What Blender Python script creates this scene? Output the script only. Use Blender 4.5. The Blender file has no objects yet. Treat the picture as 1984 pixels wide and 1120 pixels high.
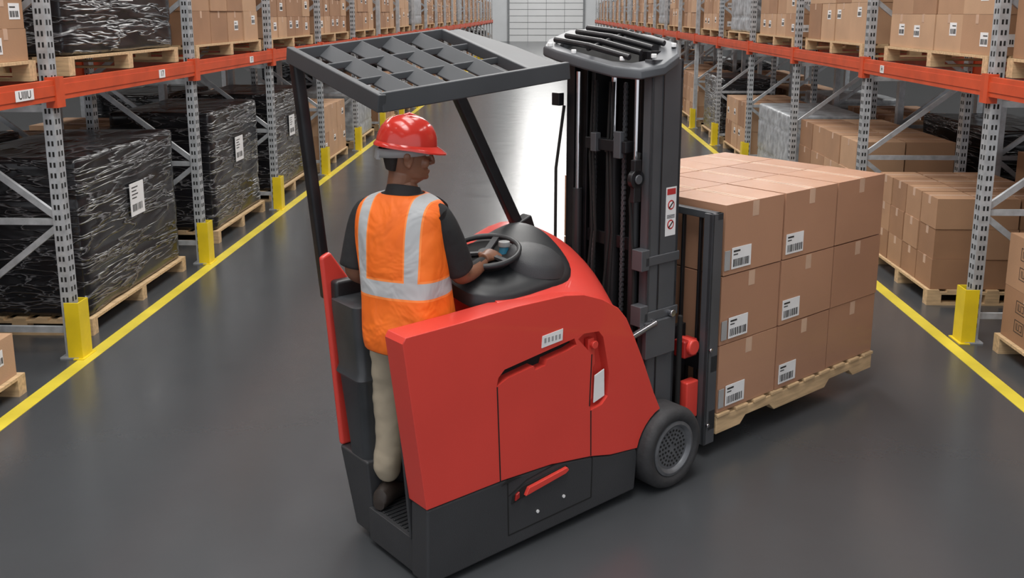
import bpy, bmesh, math, random
from mathutils import Vector, Matrix, noise
random.seed(11)
ZOOM=None
sc=bpy.context.scene
try:
    sc.view_settings.view_transform='Standard'
except Exception: pass
pi=math.pi
# ------------------------------------------------------------------ materials
def newmat(name):
    m=bpy.data.materials.new(name); m.use_nodes=True
    nt=m.node_tree; b=nt.nodes['Principled BSDF']; return m,nt,b
def N(nt,t,**k):
    n=nt.nodes.new(t)
    for a,v in k.items():
        if a in n.inputs: n.inputs[a].default_value=v
        else: setattr(n,a,v)
    return n
def mat(name,col,rough=.5,metal=0,var=.12,scale=6,bump=0,bscale=40,coat=0,stretch=None,emis=0,detail=4):
    m,nt,b=newmat(name); L=nt.links.new
    tc=N(nt,'ShaderNodeTexCoord'); mp=N(nt,'ShaderNodeMapping')
    if stretch: mp.inputs['Scale'].default_value=stretch
    L(tc.outputs['Object'],mp.inputs[0])
    n=N(nt,'ShaderNodeTexNoise',Scale=scale,Detail=detail); L(mp.outputs[0],n.inputs['Vector'])
    r=N(nt,'ShaderNodeValToRGB'); L(n.outputs['Fac'],r.inputs[0])
    r.color_ramp.elements[0].position=.3; r.color_ramp.elements[1].position=.7
    r.color_ramp.elements[0].color=[c*(1-var) for c in col]+[1]
    r.color_ramp.elements[1].color=[min(1,c*(1+var)) for c in col]+[1]
    L(r.outputs[0],b.inputs['Base Color'])
    b.inputs['Roughness'].default_value=rough; b.inputs['Metallic'].default_value=metal
    b.inputs['Coat Weight'].default_value=coat
    if bump:
        n2=N(nt,'ShaderNodeTexNoise',Scale=bscale,Detail=3); L(mp.outputs[0],n2.inputs['Vector'])
        bp=N(nt,'ShaderNodeBump',Strength=bump,Distance=.01); L(n2.outputs['Fac'],bp.inputs['Height']); L(bp.outputs[0],b.inputs['Normal'])
    return m
def film_coat(m):
    # thin wrinkled stretch film over the cartons, as a clear coat with its own bump
    nt=m.node_tree; b=nt.nodes['Principled BSDF']; L=nt.links.new
    tc=N(nt,'ShaderNodeTexCoord'); mp=N(nt,'ShaderNodeMapping'); mp.inputs['Scale'].default_value=(.6,1,3); mp.inputs['Rotation'].default_value=(0,.25,0)
    L(tc.outputs['Object'],mp.inputs[0]); n=N(nt,'ShaderNodeTexNoise',Scale=3,Detail=4,Distortion=.8); L(mp.outputs[0],n.inputs['Vector'])
    bp=N(nt,'ShaderNodeBump',Strength=.35,Distance=.03); L(n.outputs['Fac'],bp.inputs['Height']); L(bp.outputs[0],b.inputs['Coat Normal'])
    b.inputs['Coat Weight'].default_value=.6; b.inputs['Coat Roughness'].default_value=.22
M={}
M['red']=mat('red_paint',(.62,.052,.038),.36,0,.05,2,coat=.15)
M['redd']=mat('red_dark_paint',(.30,.015,.012),.4,0,.1,3)
M['blk']=mat('black_satin_plastic',(.016,.017,.019),.45,0,.15,4)
M['char']=mat('charcoal_body',(.034,.035,.038),.5,0,.1,3,.15,200)
M['mast']=mat('mast_grey_steel',(.080,.084,.092),.42,.25,.12,3)
M['mastd']=mat('mast_black_steel',(.012,.012,.014),.38,.2,.3,12)
M['guard']=mat('guard_grey_paint',(.042,.045,.050),.55,0,.1,4)
M['chrome']=mat('chrome_rod',(.6,.6,.62),.15,1,.05)
M['rubber']=mat('tire_rubber',(.028,.028,.03),.7,0,.2,20,.2,60)
M['hub']=mat('wheel_hub_grey',(.13,.135,.145),.45,.4,.15,20)
M['hole']=mat('shadow_black',(.004,.004,.004),.8)
M['pad']=mat('black_vinyl_pad',(.034,.037,.041),.38,0,.15,8,.1,250)
M['white']=mat('white_label',(.72,.72,.72),.5,0,.05)
M['ink']=mat('label_ink',(.02,.02,.02),.6)
M['stick']=mat('sticker_red',(.45,.03,.03),.5)
M['cb1']=mat('cardboard_tan',(.36,.205,.115),.75,0,.08,3,.08,80)
M['cb2']=mat('cardboard_brown',(.29,.155,.083),.75,0,.1,3,.08,80)
M['cb3']=mat('cardboard_light',(.44,.27,.16),.75,0,.08,3,.08,80)
M['cbl']=mat('cardboard_load',(.39,.205,.122),.62,0,.05,2,.05,60)
M['cbm']=mat('cardboard_load_dark',(.36,.185,.110),.62,0,.05,2,.05,60)
film_coat(M['cbl']); film_coat(M['cbm'])
M['tape']=mat('packing_tape',(.52,.35,.25),.3,0,.1,6)
M['edge']=mat('cardboard_seam',(.10,.05,.028),.8)
M['wood']=mat('pallet_wood',(.52,.36,.20),.7,0,.25,5,.2,60,stretch=(1,8,8))
M['galv']=mat('galvanised_steel',(.42,.44,.46),.4,.35,.2,14)
M['orange']=mat('rack_orange_paint',(.52,.066,.02),.42,0,.15,5)
M['yellow']=mat('safety_yellow_paint',(.70,.52,.012),.42,0,.12,5)
M['lane']=mat('lane_yellow_paint',(.62,.50,.045),.4,0,.15,3,.1,30)
M['shirt']=mat('black_shirt',(.012,.012,.013),.8,0,.2,8,.3,30)
M['khaki']=mat('khaki_trousers',(.40,.335,.245),.85,0,.12,6,.5,9)
M['skin']=mat('brown_skin',(.20,.088,.05),.42,0,.12,12,.05,120)
M['hair']=mat('black_hair',(.012,.009,.008),.8,0,.3,60,.5,300)
M['helm']=mat('red_helmet_plastic',(.62,.035,.022),.22,0,.03,3,coat=.4)
M['band']=mat('grey_helmet_band',(.30,.30,.30),.5)
M['eye']=mat('eye_white',(.6,.58,.55),.3)
M['lip']=mat('lip_skin',(.17,.06,.045),.4)
M['shoe']=mat('dark_boot_leather',(.03,.022,.018),.5)
M['blue']=mat('blue_grip',(.02,.16,.26),.5)
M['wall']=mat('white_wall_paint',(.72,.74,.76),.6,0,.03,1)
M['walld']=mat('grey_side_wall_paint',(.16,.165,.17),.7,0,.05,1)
M['door']=mat('white_door_paint',(.80,.81,.82),.45,0,.02,1)
M['dline']=mat('door_seam_grey',(.25,.26,.27),.6)
M['ceil']=mat('ceiling_panel',(.55,.56,.58),.7)
M['grey']=mat('grey_wrap_goods',(.30,.32,.34),.35,0,.4,8,.8,14)
M['fix']=mat('light_fixture_white',(.8,.8,.8),.5)
def wrap_mat():
    m,nt,b=newmat('black_stretch_wrap'); L=nt.links.new
    tc=N(nt,'ShaderNodeTexCoord')
    def nz(scale,st,rot,det=5,dist=1.0):
        mp=N(nt,'ShaderNodeMapping'); mp.inputs['Scale'].default_value=st; mp.inputs['Rotation'].default_value=rot
        L(tc.outputs['Object'],mp.inputs[0])
        n=N(nt,'ShaderNodeTexNoise',Scale=scale,Detail=det,Distortion=dist); L(mp.outputs[0],n.inputs['Vector']); return n
    def ridge(n):
        rr=N(nt,'ShaderNodeMath',operation='SUBTRACT'); L(n.outputs['Fac'],rr.inputs[0]); rr.inputs[1].default_value=.5
        ab=N(nt,'ShaderNodeMath',operation='ABSOLUTE'); L(rr.outputs[0],ab.inputs[0]); return ab
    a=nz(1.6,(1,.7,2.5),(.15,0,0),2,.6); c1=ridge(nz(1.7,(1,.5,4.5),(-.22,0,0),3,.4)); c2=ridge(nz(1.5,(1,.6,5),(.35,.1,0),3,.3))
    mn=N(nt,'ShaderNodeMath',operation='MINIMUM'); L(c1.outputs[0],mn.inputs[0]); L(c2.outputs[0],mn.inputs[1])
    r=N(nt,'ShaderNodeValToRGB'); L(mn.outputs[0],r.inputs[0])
    r.color_ramp.elements[0].position=0; r.color_ramp.elements[0].color=(.17,.17,.18,1)  # pale streaks: milky film folds plus wrinkle glare painted into the base colour
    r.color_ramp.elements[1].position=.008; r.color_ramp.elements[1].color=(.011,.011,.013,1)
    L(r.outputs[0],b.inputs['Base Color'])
    b.inputs['Roughness'].default_value=.22
    mr=N(nt,'ShaderNodeMapRange'); L(mn.outputs[0],mr.inputs[0]); mr.inputs[1].default_value=0; mr.inputs[2].default_value=.03; mr.inputs[3].default_value=.25; mr.inputs[4].default_value=0
    ad=N(nt,'ShaderNodeMath',operation='ADD'); L(a.outputs['Fac'],ad.inputs[0]); L(mr.outputs[0],ad.inputs[1])
    bp=N(nt,'ShaderNodeBump',Strength=.7,Distance=.045); L(ad.outputs[0],bp.inputs['Height']); L(bp.outputs[0],b.inputs['Normal'])
    return m
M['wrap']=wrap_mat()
def floor_mat():
    m,nt,b=newmat('grey_epoxy_floor'); L=nt.links.new
    tc=N(nt,'ShaderNodeTexCoord')
    n=N(nt,'ShaderNodeTexNoise',Scale=.5,Detail=6,Roughness=.6); L(tc.outputs['Object'],n.inputs['Vector'])
    r=N(nt,'ShaderNodeValToRGB'); L(n.outputs['Fac'],r.inputs[0])
    r.color_ramp.elements[0].position=.3; r.color_ramp.elements[1].position=.75
    r.color_ramp.elements[0].color=(.046,.049,.053,1); r.color_ramp.elements[1].color=(.058,.062,.067,1)
    L(r.outputs[0],b.inputs['Base Color'])
    n3=N(nt,'ShaderNodeTexNoise',Scale=3,Detail=5); L(tc.outputs['Object'],n3.inputs['Vector'])
    mr=N(nt,'ShaderNodeMapRange'); L(n3.outputs['Fac'],mr.inputs[0]); mr.inputs[3].default_value=.19; mr.inputs[4].default_value=.29
    L(mr.outputs[0],b.inputs['Roughness'])
    b.inputs['IOR'].default_value=1.6
    n2=N(nt,'ShaderNodeTexNoise',Scale=9,Detail=4); L(tc.outputs['Object'],n2.inputs['Vector'])
    bp=N(nt,'ShaderNodeBump',Strength=.08,Distance=.01); L(n2.outputs['Fac'],bp.inputs['Height']); L(bp.outputs[0],b.inputs['Normal'])
    return m
M['floor']=floor_mat()
# ------------------------------------------------------------------ mesh builder
class MB:
    def __init__(s): s.v=[]; s.f=[]; s.m=[]; s.ml=[]
    def mi(s,k):
        if k not in s.ml: s.ml.append(k)
        return s.ml.index(k)
    def add(s,vs,fs,k):
        o=len(s.v); s.v+= [tuple(q) for q in vs]; i=s.mi(k)
        for f in fs: s.f.append([o+a for a in f]); s.m.append(i)
    def hexa(s,p,k):
        s.add(p,[(3,2,1,0),(4,5,6,7),(0,1,5,4),(1,2,6,5),(2,3,7,6),(3,0,4,7)],k)
    def box(s,x0,x1,y0,y1,z0,z1,k):
        s.hexa([(x0,y0,z0),(x1,y0,z0),(x1,y1,z0),(x0,y1,z0),(x0,y0,z1),(x1,y0,z1),(x1,y1,z1),(x0,y1,z1)],k)
    def beam(s,p0,p1,w,h,k,up=(0,0,1)):
        p0=Vector(p0);p1=Vector(p1);d=(p1-p0).normalized();u=Vector(up)
        a=d.cross(u).normalized()*w/2; b=a.cross(d).normalized()*h/2
        s.hexa([p0-a-b,p0+a-b,p1+a-b,p1-a-b,p0-a+b,p0+a+b,p1+a+b,p1-a+b],k)
    def cyl(s,p0,p1,r,k,n=20,r1=None):
        p0=Vector(p0);p1=Vector(p1);d=(p1-p0).normalized()
        a=d.orthogonal().normalized(); b=d.cross(a)
        if r1 is None: r1=r
        vs=[];
        for i in range(n):
            t=2*pi*i/n; e=a*math.cos(t)+b*math.sin(t); vs.append(p0+e*r)
        for i in range(n):
            t=2*pi*i/n; e=a*math.cos(t)+b*math.sin(t); vs.append(p1+e*r1)
        fs=[(i,(i+1)%n,n+(i+1)%n,n+i) for i in range(n)]+[tuple(range(n))[::-1],tuple(range(n,2*n))]
        s.add(vs,fs,k)
    def prism(s,pts,ext,k):
        ext=Vector(ext); n=len(pts); vs=[Vector(p) for p in pts]; vs+=[p+ext for p in vs]
        s.add(vs,[(i,(i+1)%n,n+(i+1)%n,n+i) for i in range(n)]+[tuple(range(n))[::-1],tuple(range(n,2*n))],k)
    def xz(s,pts,y0,y1,k): s.prism([(a,y0,b) for a,b in pts],(0,y1-y0,0),k)
    def lathe(s,c,prof,k,n=40):
        c=Vector(c); vs=[];fs=[]
        for r,y in prof:
            for i in range(n):
                t=2*pi*i/n; vs.append(c+Vector((r*math.cos(t),y,r*math.sin(t))))
        for j in range(len(prof)-1):
            for i in range(n):
                a=j*n+i;b=j*n+(i+1)%n; fs.append((a,b,b+n,a+n))
        s.add(vs,fs,k)
    def loft(s,rings,k,cap=True,closed=True):
        n=len(rings[0]); vs=[p for r in rings for p in r]; fs=[]
        for j in range(len(rings)-1):
            for i in range(n if closed else n-1):
                a=j*n+i;b=j*n+(i+1)%n; fs.append((a,b,b+n,a+n))
        if cap: fs+= [tuple(range(n))[::-1],tuple(range((len(rings)-1)*n,len(rings)*n))]
        s.add(vs,fs,k)
    def tube(s,pts,r,k,n=10):
        pts=[Vector(p) for p in pts]; rings=[]
        for i,p in enumerate(pts):
            d=(pts[min(i+1,len(pts)-1)]-pts[max(i-1,0)]).normalized()
            a=d.orthogonal().normalized() if i==0 else (pa-d*pa.dot(d)).normalized()
            pa=a; b=d.cross(a); rr=r[i] if isinstance(r,(list,tuple)) else r
            rings.append([p+(a*math.cos(2*pi*j/n)+b*math.sin(2*pi*j/n))*rr for j in range(n)])
        s.loft(rings,k)
    def mesh(s,name):
        me=bpy.data.meshes.new(name); me.from_pydata(s.v,[],s.f)
        for k in s.ml: me.materials.append(M[k])
        me.polygons.foreach_set('material_index',s.m)
        bm=bmesh.new(); bm.from_mesh(me); bmesh.ops.recalc_face_normals(bm,faces=bm.faces); bm.to_mesh(me); bm.free()
        return me
    def obj(s,name,parent=None,bevel=0,smooth=False,seg=2,ang=30):
        ob=bpy.data.objects.new(name,s.mesh(name)); sc.collection.objects.link(ob)
        if parent: ob.parent=parent
        if bevel:
            b=ob.modifiers.new('bevel','BEVEL'); b.width=bevel; b.segments=seg; b.limit_method='ANGLE'; b.angle_limit=math.radians(ang)
        if smooth or bevel:
            for p in ob.data.polygons: p.use_smooth=True
            bm=bmesh.new(); bm.from_mesh(ob.data)
            for e in bm.edges:
                if len(e.link_faces)==2 and e.calc_face_angle(0)>math.radians(40) : e.smooth=False
            bm.to_mesh(ob.data); bm.free()
            if bevel:
                w=ob.modifiers.new('wn','WEIGHTED_NORMAL'); w.keep_sharp=False
        return ob
def inst(name,me,loc,parent=None,rz=0):
    ob=bpy.data.objects.new(name,me); sc.collection.objects.link(ob); ob.location=loc; ob.rotation_euler=(0,0,rz)
    if parent: ob.parent=parent
    return ob
def empty(name,loc=(0,0,0),rz=0):
    e=bpy.data.objects.new(name,None); sc.collection.objects.link(e); e.location=loc; e.rotation_euler=(0,0,rz); e.empty_display_size=.1; return e
# ------------------------------------------------------------------ camera
H=2.45;F=1850.0;P=math.radians(11.5);PY=25+F*math.tan(P)
YAW=math.atan(64*math.cos(P)/F)
cd=bpy.data.cameras.new('camera'); cam=bpy.data.objects.new('camera',cd); sc.collection.objects.link(cam)
cam.location=(0,0,H); cam.rotation_euler=(pi/2-P,0,YAW)
cd.sensor_width=36; cd.lens=36*F/1984; cd.shift_y=(PY-560)/1984; cd.clip_start=.05; cd.clip_end=300
if ZOOM:
    zf,zx,zy=ZOOM; cd.lens*=zf; cd.shift_y=(PY-zy)/1984*zf; cd.shift_x=(zx-992)/1984*zf
sc.camera=cam
# ------------------------------------------------------------------ room shell
YW=85
b=MB(); b.box(-16,16,-6,YW,-.1,0,'floor'); floor=b.obj('floor')
b=MB(); b.box(-16,16,YW,YW+.2,0,9.5,'wall'); b.obj('wall_back')
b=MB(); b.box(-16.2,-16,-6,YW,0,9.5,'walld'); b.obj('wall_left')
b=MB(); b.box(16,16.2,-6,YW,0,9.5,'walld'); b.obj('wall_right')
b=MB(); b.box(-16.2,16.2,-6,YW+.2,9.5,9.6,'ceil'); b.obj('ceiling')
b=MB(); YD=YW-.03
b.box(-3.1,3.3,YD-.08,YD,0,5.2,'door')
for i in range(1,10): b.box(-3.1,3.3,YD-.10,YD-.08,i*.55-.02,i*.55+.02,'dline')
for x in (-1.5,.1,1.7): b.box(x-.015,x+.015,YD-.10,YD-.08,0,5.2,'dline')
for x in (-3.25,3.3): b.box(x,x+.15,YD-.14,YD,0,5.35,'dline')
b.box(-3.25,3.45,YD-.14,YD,5.2,5.35,'dline')
b.obj('door_1')
b=MB(); b.box(-3.34,-3.235,-2,YW-20,0,.003,'lane'); b.obj('lane_line',floor)
b=MB(); b.box(3.01,3.115,-2,YW-20,0,.003,'lane'); b.obj('lane_line',floor)
# ------------------------------------------------------------------ pallets & loads
def pallet(b,x0,x1,y0,y1,z=0,h=.135):
    n=3
    for i in range(n):
        y=y0+(y1-y0-.09)*i/(n-1)
        for j in range(3):
            x=x0+(x1-x0-.12)*j/2
            b.box(x,x+.12,y,y+.09,z+.02,z+h-.04,'wood')
        b.box(x0,x1,y,y+.09,z,z+.02,'wood')
        b.box(x0,x1,y,y+.09,z+h-.04,z+h-.02,'wood')
    k=7
    for i in range(k):
        x=x0+(x1-x0-.1)*i/(k-1); b.box(x,x+.1,y0,y1,z+h-.02,z+h,'wood')
def carton(b,x0,x1,y0,y1,z0,z1,k,side=1,label=0,rnd=random,tape=True,top=None):
    b.box(x0,x1,y0,y1,z0,z1,k)
    e=.0015
    xa=x1 if side>0 else x0; dx=e*side
    if tape:
        ym=(y0+y1)/2
        b.box(x0+.002,x1-.002,ym-.025,ym+.025,z1,z1+e,'tape')
        b.box(min(xa,xa+dx),max(xa,xa+dx),ym-.025,ym+.025,z1-.07,z1,'tape')
    if label:
        w=min(.13,(y1-y0)*.35); yy=y0+.04+rnd.random()*(y1-y0-w-.08); zz=z0+.05+rnd.random()*max(0,(z1-z0-.2))
        b.box(min(xa,xa+dx),max(xa,xa+dx),yy,yy+w,zz,zz+w*.8,'white')
        q=yy+.01
        while q<yy+w-.015:
            t=rnd.choice((.004,.007,.01)); b.box(min(xa,xa+2*dx),max(xa,xa+2*dx),q,q+t,zz+.015,zz+w*.42,'ink'); q+=t+rnd.choice((.006,.01))
        b.box(min(xa,xa+2*dx),max(xa,xa+2*dx),yy+.01,yy+w*.6,zz+w*.58,zz+w*.64,'ink')
        w=min(.14,(x1-x0)*.4); xx=x0+.04+rnd.random()*(x1-x0-w-.08)
        b.box(xx,xx+w,y0-e,y0,zz,zz+w*.7,'white')
        q=xx+.01
        while q<xx+w-.015:
            t=rnd.choice((.005,.008,.011)); b.box(q,q+t,y0-2*e,y0,zz+.02,zz+w*.4,'ink'); q+=t+rnd.choice((.007,.012))
def stack(name,side,Lx,Ly,nx,ny,nz,ch,mats,lab=.4,seed=1,drop=0,icons=False):
    rnd=random.Random(seed); b=MB()
    X0,X1=(-Lx,0) if side>0 else (0,Lx)
    pallet(b,X0,X1,0,Ly)
    for iz in range(nz):
        for ix in range(nx):
            for iy in range(ny):
                if iz==nz-1 and rnd.random()<drop: continue
                cx=(Lx-.04)/nx; cy=(Ly-.04)/ny
                x0=X0+.02+ix*cx+rnd.uniform(.002,.016); y0=.02+iy*cy+rnd.uniform(.002,.016)
                z0=.137+iz*(ch+.002)
                inner = 0<ix<nx-1 and 0<iy<ny-1
                if inner and iz<nz-1: continue
                carton(b,x0,x0+cx-.019,y0,y0+cy-.019,z0,z0+ch,rnd.choice(mats),side,rnd.random()<lab,rnd)
                if icons and ix==0:
                    for yy in (y0+.06,y0+.30):
                        for z_ in (z0+.08,z0+.22):
                            for (a0,a1,c0,c1) in ((0,.13,0,.004),(0,.13,.086,.09),(0,.004,0,.09),(.126,.13,0,.09),(.02,.05,.02,.024),(.02,.024,.02,.07),(.02,.05,.066,.07),(.06,.09,.02,.024),(.06,.064,.02,.07),(.086,.09,.02,.07),(.10,.104,.02,.07)):
                                b.box(x0-.0015,x0,yy+a0,yy+a1,z_+c0,z_+c1,'ink')
    return b.mesh(name)
def wrapped(name,side,Lx,Ly,hh,k='wrap',seed=1,labels=1):
    b=MB(); X0,X1=(-Lx,0) if side>0 else (0,Lx)
    pallet(b,X0,X1,0,Ly)
    me=b.mesh(name+'_p'); bm=bmesh.new(); bm.from_mesh(me)
    w=bmesh.new(); bmesh.ops.create_cube(w,size=1)
    bmesh.ops.subdivide_edges(w,edges=w.edges[:],cuts=30,use_grid_fill=True)
    cx=(X0+X1)/2;cy=Ly/2
    for v in w.verts:
        p=v.co.copy()
        q=Vector((p.x*(Lx-.06),p.y*(Ly-.06),p.z*hh))
        ext=Vector(((Lx-.06)/2,(Ly-.06)/2,hh/2)); rr=.035
        inn=Vector([max(-e+rr,min(e-rr,c)) for c,e in zip(q,ext)])
        d=q-inn
        if d.length>rr: q=inn+d.normalized()*rr
        nrm=d.normalized() if d.length>1e-6 else Vector((0,0,1))
        s=Vector((q.x*1.5,q.y*1.5,q.z*6+q.y*1.8+seed*5))
        q+=nrm*(noise.noise(s)*.007+noise.noise(Vector((q.x*3,q.y*3,q.z*3+seed)))*.010)
        zrow=(q.z+hh/2)/(hh/4); fr=abs(zrow-round(zrow))
        if fr<.06 and abs(d.z)<rr*.9: q-=nrm*.012
        v.co=q+Vector((cx,cy,.137+hh/2))
    w2=bpy.data.meshes.new('w'); w.to_mesh(w2); w.free()
    n0=len(bm.faces); bm.from_mesh(w2)
    bm.faces.ensure_lookup_table()
    for f in bm.faces[n0:]: f.material_index=len(me.materials); f.smooth=True
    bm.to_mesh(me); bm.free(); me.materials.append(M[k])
    if labels:
        b=MB(); xa=(X1-.02) if side>0 else (X0+.02); dx=.006*side
        yl=Ly*.45; zl=hh*.60+.137
        b.box(min(xa,xa+dx),max(xa,xa+dx),yl,yl+.27,zl-.13,zl+.15,'white')
        for i in range(8):
            t=random.choice((.008,.014)); b.box(min(xa,xa+1.3*dx),max(xa,xa+1.3*dx),yl+.03+i*.026,yl+.03+i*.026+t,zl-.09,zl-.03,'ink')
        for i in range(4): b.box(min(xa,xa+1.3*dx),max(xa,xa+1.3*dx),yl+.03,yl+.12+.03*(i%2),zl+.02+i*.03,zl+.028+i*.03,'ink')
        m2=b.mesh('l'); bm=bmesh.new(); bm.from_mesh(me); n0=len(bm.faces); off=len(me.materials)
        bm.from_mesh(m2); bm.faces.ensure_lookup_table()
        for f in bm.faces[n0:]: f.material_index+=off
        bm.to_mesh(me); bm.free()
        for mm in m2.materials: me.materials.append(mm)
    me.name=name
    return me
CB=['cb1','cb2','cb3']; 
meL={}
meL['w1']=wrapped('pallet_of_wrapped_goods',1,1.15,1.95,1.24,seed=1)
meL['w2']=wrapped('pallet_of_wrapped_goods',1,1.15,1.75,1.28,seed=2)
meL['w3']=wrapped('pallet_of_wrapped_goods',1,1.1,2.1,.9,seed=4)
meL['g1']=wrapped('pallet_of_wrapped_goods',1,1.1,2.0,.9,'grey',seed=5,labels=0)
meL['c1']=stack('pallet_of_cardboard_boxes',1,1.1,2.2,2,4,3,.33,CB,.5,3)
meL['c2']=stack('pallet_of_cardboard_boxes',1,1.1,2.2,3,5,4,.26,CB,.4,4,.2)
meL['c3']=stack('pallet_of_cardboard_boxes',1,1.1,2.0,2,3,2,.42,['cb1','cb3'],.6,5)
meL['c4']=stack('pallet_of_cardboard_boxes',1,1.1,1.2,2,3,1,.28,['cb1','cb3'],.7,6)
meL['c6']=stack('pallet_of_cardboard_boxes',1,1.1,2.1,2,4,3,.21,['cb1','cb3'],.9,16)
meR={}
meR['c1']=stack('pallet_of_cardboard_boxes',-1,1.1,1.45,3,4,3,.26,['cb2','cb1'],.05,7)
meR['c2']=stack('pallet_of_cardboard_boxes',-1,1.1,2.2,3,4,3,.3,CB,.7,8,.15)
meR['c3']=stack('pallet_of_cardboard_boxes',-1,1.1,2.3,2,4,3,.32,CB,.3,9)
meR['c4']=stack('pallet_of_cardboard_boxes',-1,1.1,1.3,2,2,2,.38,['cb2','cb1'],0,10,icons=True)
meR['c5']=stack('pallet_of_cardboard_boxes',-1,1.1,2.2,2,4,2,.42,CB,.7,12,.2)
meR['g1']=wrapped('pallet_of_wrapped_goods',-1,1.1,2.0,.95,'grey',seed=6,labels=0)
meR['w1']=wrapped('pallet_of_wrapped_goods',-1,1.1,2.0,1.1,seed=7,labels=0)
# ------------------------------------------------------------------ racks
BZ0,BZ1=1.86,2.0
def frame_mesh(side,detail):
    b=MB(); s=-side
    def bx(x0,x1,y0,y1,z0,z1,k): b.box(min(x0*s,x1*s),max(x0*s,x1*s),y0,y1,z0,z1,k)
    for xo in (0,1.0):
        bx(xo,xo+.075,-.05,.05,0,5.2,'galv'); bx(xo-.03,xo+.105,-.08,.08,0,.012,'galv')
        if detail:
            z=.12
            while z<2.9:
                for yy in (-.03,.012):
                    bx(xo-.0015,xo,yy,yy+.018,z,z+.035,'hole')
                for xx in (.018,.045):
                    bx(xo+xx,xo+xx+.014,-.0515,-.05,z,z+.035,'hole')
                z+=.075
    zs=[.2,1.0,1.8,2.6,3.4,4.2,5.0]
    for i in range(len(zs)-1):
        a,c=(.06,1.02) if i%2 else (1.02,.06)
        b.beam((a*s,0,zs[i]+.03),(c*s,0,zs[i+1]-.03),.03,.045,'galv')
    for z in (.2,1.0,1.8,5.0): b.beam((.06*s,0,z),(1.02*s,0,z),.03,.045,'galv')
    return b.mesh('upright_frame')
def beam_mesh(L,side):
    b=MB(); s=-side
    def bx(x0,x1,y0,y1,z0,z1,k): b.box(min(x0*s,x1*s),max(x0*s,x1*s),y0,y1,z0,z1,k)
    for zb in (0,2.35):
        for xo,t in ((-.028,1),(1.06,-1)):
            x0=xo; x1=xo+.045
            bx(x0,x1,.052,L-.052,BZ0+zb,BZ1+zb,'orange')
            if t>0: bx(x0-.005,x0,.052,L-.052,BZ0+.035+zb,BZ1-.035+zb,'orange')
            for y0 in (-.058,L-.052) :
                bx(x0-.008,x0,y0 if y0>0 else -.0,y0+.06 if y0>0 else .058,BZ0-.05+zb,BZ1+.02+zb,'orange')
                ya=(-.0,.058) if y0<0 else (L-.058,L)
                bx(x0-.012,x1+.02,ya[0],ya[1],BZ0-.05+zb,BZ1+.02+zb,'orange')
    return b.mesh('load_beam')
def guard_mesh(side):
    b=MB(); s=-side
    def bx(x0,x1,y0,y1,z0,z1,k): b.box(min(x0*s,x1*s),max(x0*s,x1*s),y0,y1,z0,z1,k)
    bx(-.06,-.05,-.075,.075,0,.42,'yellow'); bx(-.05,.045,-.075,-.065,0,.42,'yellow'); bx(-.05,.045,.065,.075,0,.42,'yellow')
    bx(-.08,-.0,-.10,.10,0,.008,'yellow')
    return b.mesh('post_protector')
def build_rack(side,X,Y0,sp,nb):
    s=-side
    e=empty('pallet_rack',(X,0,0)); fd=frame_mesh(side,True); fs=frame_mesh(side,False); bm_=beam_mesh(sp,side); gm=guard_mesh(side)
    for r,off in ((0,0),(1,1.35)):
        for i in range(-1,nb+1):
            y=Y0+i*sp
            inst('upright_frame',fd if (i<5 and r==0) else fs,(s*off,y,0),e)
            if i<nb: inst('load_beam',bm_,(s*off,y,0),e)
            if r==0: inst('post_protector',gm,(0,y,0),e)
    return e
XL,YL,SL=-3.375,6.5,2.66
XR,YR,SR=3.215,7.05,2.75
build_rack(1,XL,YL,SL,21)
build_rack(-1,XR,YR,SR,20)
def put(side,key,dx,y,z):
    me=(meL if side>0 else meR)[key]
    X=(XL-.06-dx) if side>0 else (XR+.06+dx)
    return inst(me.name.split('.')[0],me,(X,y,z))
Z2=BZ1+.001
put(1,'c4',-.035,4.62,0); put(1,'w1',.04,6.93,0); put(1,'w2',.08,9.95,0); put(1,'w2',.08,12.3,0)
seqL=['c1','w2','c2','c3','g1','c1','w1','c2','c3']
for i in range(3,21): put(1,seqL[i%9],.04,YL+i*SL+.2,0)
put(1,'c6',0,4.3,Z2); put(1,'w3',0,6.85,Z2); put(1,'c1',0,9.42,Z2); put(1,'c2',0,12.05,Z2)
for i in range(3,21): put(1,['c1','c3','g1','c2','c1'][i%5],0,YL+i*SL+.2,Z2)
put(-1,'c4',.06,5.55,0); put(-1,'c1',0,7.95,0); put(-1,'c3',.02,10.2,0); put(-1,'g1',.02,13.0,0)
seqR=['c3','g1','c2','c5','w1','c3']
for i in range(3,20): put(-1,seqR[i%6],.04,YR+i*SR+.2,0)
put(-1,'c5',0,4.75,Z2); put(-1,'c2',0,7.25,Z2); put(-1,'c5',0,10.1,Z2); put(-1,'c2',0,12.9,Z2)
for i in range(3,20): put(-1,['c2','c3','c5','g1'][i%4],0,YR+i*SR+.2,Z2)
for i in range(-1,21):
    put(1,['w1','c2','w2','c1','g1'][i%5],1.4,YL+i*SL+.25,0)
    put(1,['c1','w3','c2','c3'][i%4],1.4,YL+i*SL+.25,Z2)
for i in range(-1,20):
    put(-1,['c3','w1','c2','g1','c5'][i%5],1.4,YR+i*SR+.25,0)
    put(-1,['c2','c5','c3','w1'][i%4],1.4,YR+i*SR+.25,Z2)
def text_mesh(body,size,k,depth=.0005):
    cu=bpy.data.curves.new('txt','FONT'); cu.body=body; cu.size=size; cu.extrude=depth; cu.align_x='CENTER'; cu.align_y='CENTER'
    o=bpy.data.objects.new('txt',cu); sc.collection.objects.link(o); dg=bpy.context.evaluated_depsgraph_get()
    me=bpy.data.meshes.new_from_object(o.evaluated_get(dg)); bpy.data.objects.remove(o); me.materials.clear(); me.materials.append(M[k]); return me
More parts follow.
